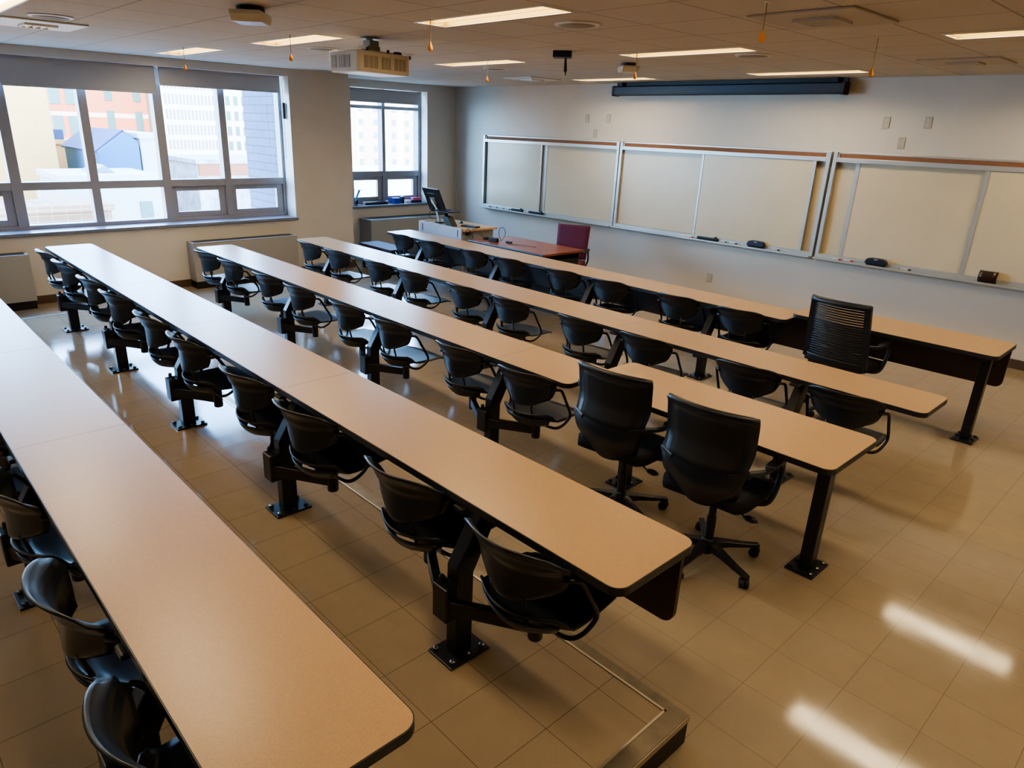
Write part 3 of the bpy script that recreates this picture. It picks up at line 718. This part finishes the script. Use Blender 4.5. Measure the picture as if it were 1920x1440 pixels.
def office_chair(x, y, rz, label, legang, slat=False, ztop=1.0):
    t = thing('office_chair', label, 'chair', (x, y, 0), rz)
    base = obj('base_hub', lathe(new(), [(.032, .045), (.036, .05), (.036, .13), (.028, .14)], seg=18), M['steel'], t, True)
    casters(base, legang)
    bm = new(); lathe(bm, [(.026, .13), (.026, .27)], seg=16); lathe(bm, [(.020, .26), (.020, .41)], seg=16); obj('column', bm, M['steel'], t)
    bm = prism(new(), [(-.13, .40), (.13, .40), (.10, .455), (-.12, .455)], -.085, .085, 'x'); obj('tilt_mechanism', bm, M['black'], t, bevel=.006)
    bm = new(); tube(bm, [(.06, -.06, .41), (.16, -.07, .40), (.20, -.075, .385)], .005, 6); lathe(bm, [(.006, 0), (.016, .02), (.018, .05), (.008, .075)], (.195, -.075, .382), 10, 'x'); obj('lever', bm, M['black'], t, True)
    def cush(u, v):
        hw = interp([(0, .20), (.1, .235), (.5, .25), (.9, .24), (1, .21)], v)
        return (u * hw, -.22 + .46 * v, .485 - .05 * sm((v - .8) / .2) - .012 * u * u + .01 * u ** 4)
    obj('seat', shell(cush, 10, 12, .055), M['plast2'], t, True)
    sc = (ztop - .50) / .5
    if not slat:
        def bf(u, v):
            hw = interp([(0, .13), (.08, .175), (.2, .205), (.35, .222), (.6, .235), (1, .242)], v)
            yy = -.215 - .065 * math.sin(min(1, v / .62) * PI) ** 1.3 * (1 if v < .62 else 0) - .02 * v - .05 * max(0, v - .5) + .055 * u * u - .018 * sm((v - .93) / .07)
            zz = .445 + (ztop - .445) * v + .03 * u * u * (1 - v) - .006 * abs(u) ** 6 * (v > .95)
            return (u * hw, yy, zz)
        bk = obj('backrest', shell(bf, 14, 20, .024), M['plast'], t, True)
        def bf2(u, v):
            p = bf(u * .80, .42 + v * .50); return (p[0], p[1] - .0135, p[2])
        obj('mesh_panel', shell(bf2, 10, 10, .004), M['mesh'], bk, True)
        for s in (-1, 1):
            bm = new(); beam(bm, (s * .15, -.262, .67), (s * .24, -.215, .685), .026, .03); obj('back_arm_joint', bm, M['plast'], bk, bevel=.005)
    else:
        def fr(u, v):
            yy = -.25 + .05 * u * u - .09 * v * 1.0 + .07 * math.sin(v * PI) * 0
            return (u * (.262 - .030 * v), yy, .50 + (ztop - .50) * v)
        bk = obj('back_frame', new_frame(fr), M['plast'], t)
        for k in range(23):
            v = .06 + k * .0395
            bm = new(); tube(bm, [fr(-.85, v), fr(-.4, v), fr(0, v), fr(.4, v), fr(.85, v)], .0088, 6, 3); obj('slat', bm, M['plast'], bk, True)
        def topr(u, v):
            p = fr(u, 1.0); return (p[0] * 1.02, p[1] - .03 + .03 * v, p[2] - .03 + .035 * math.sin(v * PI / 1.3))
        obj('top_rail', shell(topr, 10, 5, .014), M['plast'], bk, True)
        def lowp(u, v):
            p = fr(u * .95, -.06 + v * .13); return (p[0], p[1] - .004, p[2])
        obj('lower_shell', shell(lowp, 10, 4, .016), M['plast'], bk, True)
    for s in (-1, 1):
        a = obj('armrest', prism(new(), rounded(s * .272 - .026, s * .272 + .026, -.06, .15, .022, 4), .672, .694), M['plast'], t, bevel=.005)
        bm = new(); tube(bm, [(s * .10, .02, .435), (s * .20, .03, .425), (s * .265, .05, .45), (s * .285, .08, .55), (s * .285, .10, .64), (s * .28, .05, .676), (s * .27, -.1, .676), (s * .225, -.215, .69)], .0155, 8, 5)
        obj('arm_support', bm, M['plast'], a, True)
    return t
def new_frame(fr):
    bm = new()
    pts = [fr(-.92, 0), fr(-.95, .3), fr(-.95, .7), fr(-.93, 1)]
    for s in (-1, 1):
        P = [fr(s * .93, v) for v in (0, .2, .4, .6, .8, 1)]
        if s > 0: beam(bm, fr(-.93, .02), fr(.93, .02), .03, .02)
        for a, b in zip(P, P[1:]): beam(bm, a, b, .05, .028, (0, 1, .3))
    return bm
office_chair(-2.24, 3.24, math.radians(5), 'black office chair left of its twin at the short table, partly hidden', math.radians(50), ztop=.985)
office_chair(-1.60, 3.20, math.radians(5), 'black office chair nearest the viewer, whole five-star base visible', math.radians(50), ztop=.985)
office_chair(-2.08, 6.08, math.radians(-4), 'black chair with open slatted back at the front right table', math.radians(40), True, 1.03)

# ------------------------------------------------------------------ teacher area
t = thing('teacher_desk', 'cherry wood teacher desk with dark edge before the whiteboards', 'desk', (-6.78, 6.9, 0))
obj('desktop', B(-.72, .73, -.40, .39, .712, .742), M['cherry'], t, bevel=.003)
obj('front_edge', prism(new(), [(-.418, .70), (-.40, .70), (-.40, .742), (-.412, .742), (-.418, .73)], -.73, .73, 'x'), M['navy'], t)
obj('modesty_panel', B(-.66, .62, -.13, -.11, .12, .712), M['black'], t)
for s in (-1, 1): obj('side_panel', B(s * .66 - .02, s * .66 + .02, -.10, .34, 0.0, .712), M['black'], t)
obj('apron', B(-.66, .68, -.10, .34, .64, .7115), M['black'], t)
t = thing('lectern', 'grey blue lectern cabinet with light oak top beside the teacher desk', 'lectern', (-8.19, 6.87, 0))
obj('cabinet', B(-.47, .46, -.31, .30, .03, .82), M['lect'], t, bevel=.004)
obj('back_panel', B(-.49, .485, -.345, -.315, 0.0, .868), M['lect'], t, bevel=.004)
obj('top', B(-.46, .52, -.312, .33, .822, .852), M['oak'], t, bevel=.003)
obj('side_post', B(-.52, -.49, -.345, .30, .0, .868), M['offw'], t)
for x in (-.43, .40): obj('hinge', B(x, x + .012, -.350, -.345, .74, .84), M['black'], t)
obj('catch', B(.46, .50, -.24, -.14, .77, .80), M['black'], t)
LZ = .852
t = thing('monitor', 'black monitor on a tilting metal arm, seen from behind, on the lectern', 'monitor', (-8.45, 6.72, LZ), math.radians(-6))
obj('foot', prism(new(), rounded(-.07, .07, -.05, .07, .02, 3), 0, .015), M['black'], t)
bm = new(); beam(bm, (0, 0, .015), (-.04, -.02, .17), .04, .04); beam(bm, (-.02, -.0, .16), (-.13, -.06, .33), .035, .03); obj('arm', bm, M['alu'], t, bevel=.005)
R = Matrix.Translation((-.13, -.02, .31)) @ Matrix.Rotation(math.radians(24), 4, 'X')
bm = prism(new(), rounded(-.225, .225, -.19, .20, .012, 3), 0, .03, 'y'); bmesh.ops.transform(bm, matrix=R, verts=bm.verts); s_ = obj('screen_housing', bm, M['black'], t, bevel=.003)
bm = B(-.12, .08, -.004, 0, .12, .127); bmesh.ops.transform(bm, matrix=R, verts=bm.verts); obj('trim_line', bm, M['alu'], s_)
bm = B(-.06, .06, -.02, 0, -.04, .06); bmesh.ops.transform(bm, matrix=R, verts=bm.verts); obj('vesa_plate', bm, M['alu'], s_)
bm = new(); tube(bm, [(-.13, -.03, .25), (-.22, -.05, .1), (-.2, -.02, .05), (-.1, 0, .04)], .005, 6, 5); obj('cable', bm, M['black'], t, True)
t = thing('keyboard_stand', 'black folding arm and tray beside the monitor on the lectern', 'stand', (-8.12, 6.66, LZ))
bm = new(); beam(bm, (-.22, .05, .21), (.02, .0, .0), .05, .03); beam(bm, (-.30, .05, .20), (-.2, .05, .20), .25, .014); obj('arm', bm, M['black'], t, bevel=.004)
bm = B(-.22, .06, -.10, .14, .19, .203); obj('tray', bm, M['black'], t, bevel=.004)
bm = prism(new(), [(.0, 0), (.14, 0), (.03, .13), (-.06, .14), (-.08, .10)], -.08, .03, 'y'); obj('phone_cradle', bm, M['black'], t, bevel=.004)
t = thing('keyboard', 'black keyboard flat on the oak lectern top', 'keyboard', (-7.86, 6.83, LZ), .2)
obj('case', B(-.14, .14, -.06, .06, 0, .016), M['black'], t, bevel=.004); obj('keys', B(-.13, .13, -.05, .05, .016, .022), M['plast'], t)
t = thing('mouse', 'dark computer mouse behind the monitor arm on the lectern', 'mouse', (-8.25, 6.98, LZ), 1.0)
obj('body', shell(lambda u, v: (u * .032 * math.sin(PI * (.12 + .8 * v)), -.06 + .12 * v, .004 + .032 * math.sin(PI * (.1 + .8 * v)) * (1 - .75 * u * u)), 8, 10, .006), M['black'], t, True)
DZ = .742
t = thing('document_camera', 'small black device with a looped cable on the left of the teacher desk', 'device', (-7.18, 6.67, DZ), .3)
obj('body', B(-.06, .07, -.035, .035, 0, .055), M['black'], t, bevel=.008)
bm = new(); tube(bm, [(.07, 0, .02), (.12, .02, .03), (.17, .03, .12), (.14, .03, .2), (.08, .03, .19), (.07, .03, .10), (.11, .03, .03)], .004, 6, 6); obj('cable', bm, M['black'], t, True)
t = thing('power_adapter', 'black power brick near the left front corner of the teacher desk', 'adapter', (-7.38, 6.72, DZ), .9)
obj('brick', B(-.04, .04, -.025, .025, 0, .04), M['black'], t, bevel=.008)
bm = new(); tube(bm, [(-.04, 0, .02), (-.12, .03, .09), (-.2, .02, .14)], .0035, 6, 5); obj('cable', bm, M['black'], t, True)
t = thing('small_dongle', 'little black connector lying right of the looped cable', 'connector', (-6.98, 6.78, DZ), .2)
obj('body', B(-.045, .045, -.02, .02, 0, .025), M['black'], t, bevel=.005)
bm = new(); tube(bm, [(.0, .0, .006), (.04, -.08, .006), (.22, -.05, .006), (.40, -.02, .006), (.46, -.03, .006), (.45, -.05, .006)], .0035, 6, 6); obj('thin_cable', bm, M['grille'], t, True)
bm = new(); tube(bm, [(-7.70, 6.62, .856), (-7.62, 6.60, .86), (-7.56, 6.60, .80), (-7.53, 6.60, .748)], .006, 6, 5); tag(obj('black_cable', bm, M['black'], None, True), 'black cable dropping from the oak lectern top to the teacher desk', 'cable')
# plum chair
t = thing('guest_chair', 'plum upholstered chair behind the teacher desk', 'chair', (-6.53, 7.46, 0), math.radians(22))
def pb(u, v): return (u * (.22 + .01 * v), .24 + .07 * v + .015 * u * u, .50 + .47 * v)
obj('backrest', shell(pb, 10, 12, .085), M['purple'], t, True)
def ps(u, v):
    return (u * .235, -.24 + .46 * v, .44 + .015 * v - .045 * (1 - sm(v / .15)) * .5)
obj('seat', shell(ps, 10, 10, .09), M['purple'], t, True)
for s in (-1, 1):
    a = obj('armrest', prism(new(), rounded(s * .29 - .025, s * .29 + .025, -.18, .14, .02, 3), .655, .685), M['black'], t)
    bm = new(); tube(bm, [(s * .29, .12, .656), (s * .285, .16, .5), (s * .25, .05, .40), (s * .15, 0, .385)], .013, 8, 4); obj('arm_support', bm, M['black'], a, True)
hub = obj('base_hub', lathe(new(), [(.03, .05), (.035, .06), (.035, .13), (.022, .15), (.022, .40)], seg=16), M['steel'], t, True); casters(hub, .4)
# bench by the pillar
t = thing('low_bench', 'low dark bench with dusky purple top in the corner beside the pillar', 'bench', (-9.42, 6.40, 0), 0)
obj('top', B(-.48, .42, -.20, .17, .365, .40), M['bench'], t, bevel=.004)
for s in (-.44, .34): obj('leg_panel', B(s, s + .05, -.17, .15, 0, .365), M['black'], t)
obj('front_rail', B(-.39, .34, -.17, -.15, .25, .365), M['black'], t)

# sill objects
SZ = .862
t = thing('adjustable_stand', 'light blue angled tablet stand on the corner window sill', 'stand', (-10.93, 6.82, SZ), .2)
obj('foot', prism(new(), rounded(-.09, .09, -.08, .08, .02, 3), 0, .012), M['navy'], t)
bm = new(); beam(bm, (0, 0, .012), (0, .01, .09), .03, .03); obj('post', bm, M['navy'], t)
bm = new(); beam(bm, (0, -.03, .08), (0, .08, .26), .04, .015); beam(bm, (0, -.01, .27), (0, .16, .25), .09, .008); obj('arm', bm, M['sky_blue'], t)
t = thing('sound_bar', 'black bar shaped device lying along the corner window sill', 'device', (-10.93, 7.22, SZ), 0)
obj('body', B(-.04, .04, -.24, .24, .0, .05), M['black'], t, bevel=.01)
for s in (-1, 1): obj('end_cap', B(-.035, .035, s * .245 - .006, s * .245 + .006, .005, .06), M['offw'], t)
for x, y, sx, sy, sz, m, l, zz in ((-10.93, 7.66, .09, .13, .10, 'blue', 'tall blue box standing on the corner window sill', 0), (-10.93, 7.80, .08, .045, .12, 'navy', 'dark book standing upright right of the blue box on the sill', 0), (-10.94, 7.93, .08, .10, .05, 'white', 'pale box right of the dark book on the sill', 0),
    (-10.93, 8.11, .09, .22, .045, 'navy', 'flat dark box at the right end of the sill, under the pink one', 0), (-10.93, 8.12, .08, .19, .045, 'pink', 'pink box on top of the flat dark box on the sill', .045)):
    o = thing('box', l, 'box', (x, y, SZ + zz)); obj('body', B(-sx / 2, sx / 2, -sy / 2, sy / 2, 0, sz), M[m], o, bevel=.003); obj('lid', B(-sx / 2 - .001, sx / 2 + .001, -sy / 2 - .001, sy / 2 + .001, sz * .7, sz + .001), M[m], o, bevel=.002)
t = thing('wall_phone', 'black wall mounted handset on the side of the pillar with a hanging cable', 'phone', (-10.25, 6.12, 1.10))
obj('body', prism(new(), [(0, -.12), (.075, -.12), (.06, 0), (.02, .14), (0, .14)], -.05, .05, 'x'), M['black'], t, bevel=.006)
bm = new(); tube(bm, [(0, .05, -.12), (.02, .06, -.3), (.01, .05, -.46), (-.06, .03, -.50), (-.1, .01, -.48)], .006, 6, 5); obj('cable', bm, M['black'], t, True)
bm = new(); tube(bm, [(-10.76, 8.93, 1.78), (-10.74, 8.93, 1.70)], .018, 8); tube(bm, [(-10.745, 8.93, 1.70), (-10.60, 8.90, .0)], .008, 6)
t = tag(obj('window_pole', bm, M['alu']), 'thin grey window pole leaning in the corner behind the monitor', 'pole')

# ------------------------------------------------------------------ outdoors
M['bA'] = grid_mat('cream_brick', (.66, .30, .095), (.60, .27, .085), 1.2, .6, 0, 0, .03, .9, axes=(1, 2), noise=.02, nscale=.3)
M['bB'] = grid_mat('red_brick_facade', (.36, .10, .045), (.46, .33, .25), 400, 4.0, 50, -1.9, .35, .9, axes=(1, 2), noise=.03, nscale=.3)
M['bW'] = mat('white_concrete', (.43, .39, .34), .9, noise=.03, nscale=.5)
M['bBlue'] = mat('blue_stucco', (.02, .085, .17), .9, noise=.05, nscale=.4)
M['bNavy'] = mat('blue_grey_roof', (.025, .04, .10), .8)
M['bStone'] = mat('shade_tinted_brick', (.10, .13, .19), .9)
def brickify(m, c1, c2, mo):
    nt = m.node_tree; b = nt.nodes['Principled BSDF']; tc = nt.nodes.new('ShaderNodeTexCoord'); sp = nt.nodes.new('ShaderNodeSeparateXYZ'); cb = nt.nodes.new('ShaderNodeCombineXYZ')
    nt.links.new(tc.outputs['Object'], sp.inputs[0]); nt.links.new(math_node(nt, 'ADD', sp.outputs[0], sp.outputs[1]), cb.inputs[0]); nt.links.new(sp.outputs[2], cb.inputs[1])
    br = nt.nodes.new('ShaderNodeTexBrick'); br.inputs['Scale'].default_value = 1; br.inputs['Brick Width'].default_value = .40; br.inputs['Row Height'].default_value = .12; br.inputs['Mortar Size'].default_value = .006
    br.inputs['Color1'].default_value = (*c1, 1); br.inputs['Color2'].default_value = (*c2, 1); br.inputs['Mortar'].default_value = (*mo, 1)
    nt.links.new(cb.outputs[0], br.inputs['Vector']); nt.links.new(br.outputs['Color'], b.inputs['Base Color'])
brickify(M['bStone'], (.075, .10, .15), (.09, .115, .165), (.03, .04, .065))  # blue cast of the shade is put into the brick colours
M['bPink'] = grid_mat('pink_brick_tower', (.46, .30, .20), (.50, .37, .25), 3.2, 30, 1, 0, .8, .9, axes=(1, 2), noise=.02, nscale=.3)
M['bRoof'] = mat('pale_flat_roof', (.42, .38, .33), .9, noise=.05, nscale=.4)
M['bBrickLow'] = grid_mat('low_brick_wall', (.38, .19, .11), (.48, .33, .22), .5, .22, 0, 0, .03, .9, axes=(1, 2), noise=.08, nscale=.8)
M['bGraf'] = mat('scribbled_wall', (.36, .29, .27), .9, noise=.35, nscale=1.6)
M['bWin'] = mat('window_tint_green', (.05, .10, .085), .3)
M['bSlit'] = mat('grey_slit_window', (.17, .145, .15), .5)
M['bWinP'] = mat('grey_teal_window', (.12, .17, .17), .4)
M['street'] = mat('pale_asphalt', (.25, .24, .22), .9, noise=.05, nscale=.1)
G0 = -20
tag(obj('ground', B(-260, -12, -120, 260, G0 - 1, G0), M['street']), kind='structure')
def bld(name, label, x, y0, y1, z1, depth, m, cat='building'):
    t = thing(name, label, cat, (x, (y0 + y1) / 2, G0)); h = (y1 - y0) / 2
    bm = B(-depth, 0, -h, h, 0, z1 - G0); obj('wall', bm, m, t)
    obj('parapet', B(-depth, .15, -h - .1, h + .1, z1 - G0, z1 - G0 + .25), m, t)
    return t
def wins(t, ys, zs, w, h, m, name='window'):
    me = None
    for z in zs:
        for y in ys:
            if me is None:
                o = obj(name, B(0, .05, -w / 2, w / 2, -h / 2, h / 2), m, t); me = o
            else:
                o = me.copy(); COL.objects.link(o); o.parent = t
            o.location = (.0, y - t.location.y, z - G0)
bld('apartment_tower', 'plain cream orange brick tower at the far left beyond the large window', -45, -16, 9.46, 5.2, 14, M['bA'])
b = bld('brick_office_block', 'red brick block with pale bands behind the blue gable house', -70, 14.8, 22.4, 6.5, 8, M['bB'])
wins(b, [15.2, 16.4], [-1.5, 1.2, 3.6, 6.1], .8, 1.5, M['bWin']); wins(b, [19.3, 21.6], [1.6, 4.2, 7], .6, 1.8, M['bWin'])
b = bld('concrete_side_block', 'white rendered block beside the red brick facade', -67, 22.75, 23.4, 6.5, 5, M['bW'])
wins(b, [23.1], [1.0, 3.4, 6], .3, .5, M['bWin'])
# gable house
t = thing('gabled_house', 'bright blue gable end wall in shade, seen through the large window', 'house', (-42, 12.0, G0))
zc = [on for on in (0,)]
bm = prism(new(), [(-1.25, 0), (.75, 0), (.75, 20.85), (.15, 21.35), (-1.25, 20.35)], -7, 0, 'x'); obj('wall', bm, M['bBlue'], t)
bm = new(); beam(bm, (-4, -1.3, 20.32), (-4, .16, 21.40), 7.2, .12, (0, -.6, 1)); beam(bm, (-4, .14, 21.40), (-4, .85, 20.80), 7.2, .12, (0, .6, 1)); obj('roof', bm, M['bNavy'], t)
bld('pale_block', 'low pale beige block right of the blue gable', -42.2, 12.9, 14.3, 1.05, 8, M['bW'])
b = bld('grid_office_tower', 'white office tower with rows of narrow slit windows', -60, 20.3, 24.45, 6.2, 1.5, M['bW'])
wins(b, [20.6 + i * .285 for i in range(14)], [-2.1 + k * 1.12 for k in range(7)], .14, .72, M['bSlit'])
b = bld('white_tower_with_windows', 'white tower with pairs of green tinted windows', -90, 37.3, 45, 7, 14, M['bW'])
wins(b, [38.25 + i * 1.0 for i in range(5)], [-2.75 + 1.75 * k for k in range(5)], .52, 1.05, M['bWin'])
t = thing('brick_pier', 'brick pier in blue grey shade right outside the large window, beside the pillar', 'pier', (-10.94, 5.62, G0))
obj('wall', B(-.56, .555, -.488, .495, 0, 23), M['bStone'], t); obj('cap', B(-.58, .555, -.50, .495, 23, 23.1), M['bStone'], t)
b = bld('graffiti_wall_building', 'low brick building with scribbled wall painting below the white towers', -45, 16.85, 23, -.45, 6, M['bGraf'])
obj('brick_band', B(0, .1, -3.0, 3.0, -G0 - 1.15, -G0 - .42), M['bB'], b)
# foreground roofs
b = bld('brick_rooftop', 'orange brick rooftop with white vents at the lower left of the large window', -31.5, 2.0, 8.2, -1.4, 2.6, M['bBrickLow'])
obj('vent_stack', B(-1.5, -1.3, .2, .4, 18.4, 19.6), M['bW'], b); obj('vent_stack', B(-1.5, -1.35, .9, 1.05, 18.4, 19.5), M['bW'], b); obj('vent_stack', B(-2.5, -2.35, -.6, -.45, 18.4, 19.4), M['bW'], b)
b = bld('white_rooftop', 'white rooftop house with a small dark window below the blue gable', -36, 7.6, 11.6, -.62, 4.5, M['bRoof'])
obj('window', B(0, .05, 1.05, 1.6, 17.6, 18.4), M['bWin'], b); obj('skylight', prism(new(), [(-.6, 19.6), (.5, 19.6), (0, 20.0)], -3, -1, 'x'), M['bWinP'], b)
b = bld('brick_terrace', 'pale brick terrace wall at the bottom of the large window', -28, 5.2, 9.6, -2.15, 3, M['bBrickLow'])
b = bld('stepped_brick_house', 'small stepped cream house left of the blue gable', -52, 10.4, 12.1, .35, 5, M['bA'])
obj('roof_box', B(-3, -.4, -.6, .3, 20.5, 21.2), M['bNavy'], b)
b = bld('residential_tower', 'tall pink brick residential tower beyond the narrow corner window', -80, 46.5, 72, 6.5, 16, M['bPink'])
wins(b, [50.9, 53.1, 55.9, 58.0, 60.2], [-1 - 3.0 + 1.6 * k for k in range(7)], .6, .7, M['bWinP'])
b = bld('pale_low_block', 'low pale building at the bottom of the corner window', -60, 32, 50, -2.6, 12, M['bRoof'])
# unseen mass of our own building, added to cast the shade outside
tag(obj('unseen_shade_mass', B(-10.4, 12, -14, 9.3, 3.15, 30), M['bW']), kind='structure')

# ------------------------------------------------------------------ light
w = bpy.data.worlds.new('world'); bpy.context.scene.world = w; w.use_nodes = True; nt = w.node_tree
bg = nt.nodes['Background']
tc = nt.nodes.new('ShaderNodeTexCoord'); sp = nt.nodes.new('ShaderNodeSeparateXYZ'); nt.links.new(tc.outputs['Generated'], sp.inputs[0])
rp = nt.nodes.new('ShaderNodeValToRGB'); rp.color_ramp.elements[0].position = 0; rp.color_ramp.elements[0].color = (.40, .70, 1, 1)
rp.color_ramp.elements[1].position = .7; rp.color_ramp.elements[1].color = (.22, .48, 1, 1)
nt.links.new(sp.outputs['Z'], rp.inputs[0]); nt.links.new(rp.outputs[0], bg.inputs['Color']); bg.inputs['Strength'].default_value = 33
s = bpy.data.lights.new('sun', 'SUN'); s.energy = 34; s.angle = math.radians(.6); s.color = (1, .93, .82)
so = bpy.data.objects.new('sun', s); COL.objects.link(so); so.rotation_euler = Vector((-.80, .28, -.52)).to_track_quat('-Z', 'Y').to_euler()
# daylight portals in the window openings (sampling guides only)
for x, y0, y1, z0, z1 in ((-10.42, WY0, WY1, .88, 2.6), (XA - .42, AY0, AY1, .88, 2.6)):
    l = bpy.data.lights.new('portal', 'AREA'); l.shape = 'RECTANGLE'; l.size = y1 - y0; l.size_y = z1 - z0; l.cycles.is_portal = True
    lo = bpy.data.objects.new('portal', l); COL.objects.link(lo); lo.location = (x, (y0 + y1) / 2, (z0 + z1) / 2); lo.rotation_euler = Vector((1, 0, 0)).to_track_quat('-Z', 'Z').to_euler()

# ------------------------------------------------------------------ camera
cam = bpy.data.cameras.new('camera'); co = bpy.data.objects.new('camera', cam); COL.objects.link(co)
cam.sensor_width = 36; cam.lens = 1304.36 / 1920 * 36; cam.shift_x = 34.6 / 1920; cam.clip_start = .05; cam.clip_end = 600
a, b_, c = (math.radians(v) for v in (46.6598, 69.8105, 2.132))
Rm = Matrix.Rotation(a, 3, 'Z') @ Matrix.Rotation(b_, 3, 'X') @ Matrix.Rotation(c, 3, 'Z')
co.matrix_world = Matrix.Translation((0, 0, 2.2327)) @ Rm.to_4x4()
sc = bpy.context.scene; sc.camera = co
sc.view_settings.view_transform = 'AgX'; sc.view_settings.look = 'AgX - Medium High Contrast'; sc.view_settings.exposure = 0.12
sc.cycles.use_denoising = True
sc.cycles.sample_clamp_indirect = 8; sc.cycles.max_bounces = 8; sc.cycles.caustics_reflective = False; sc.cycles.caustics_refractive = False
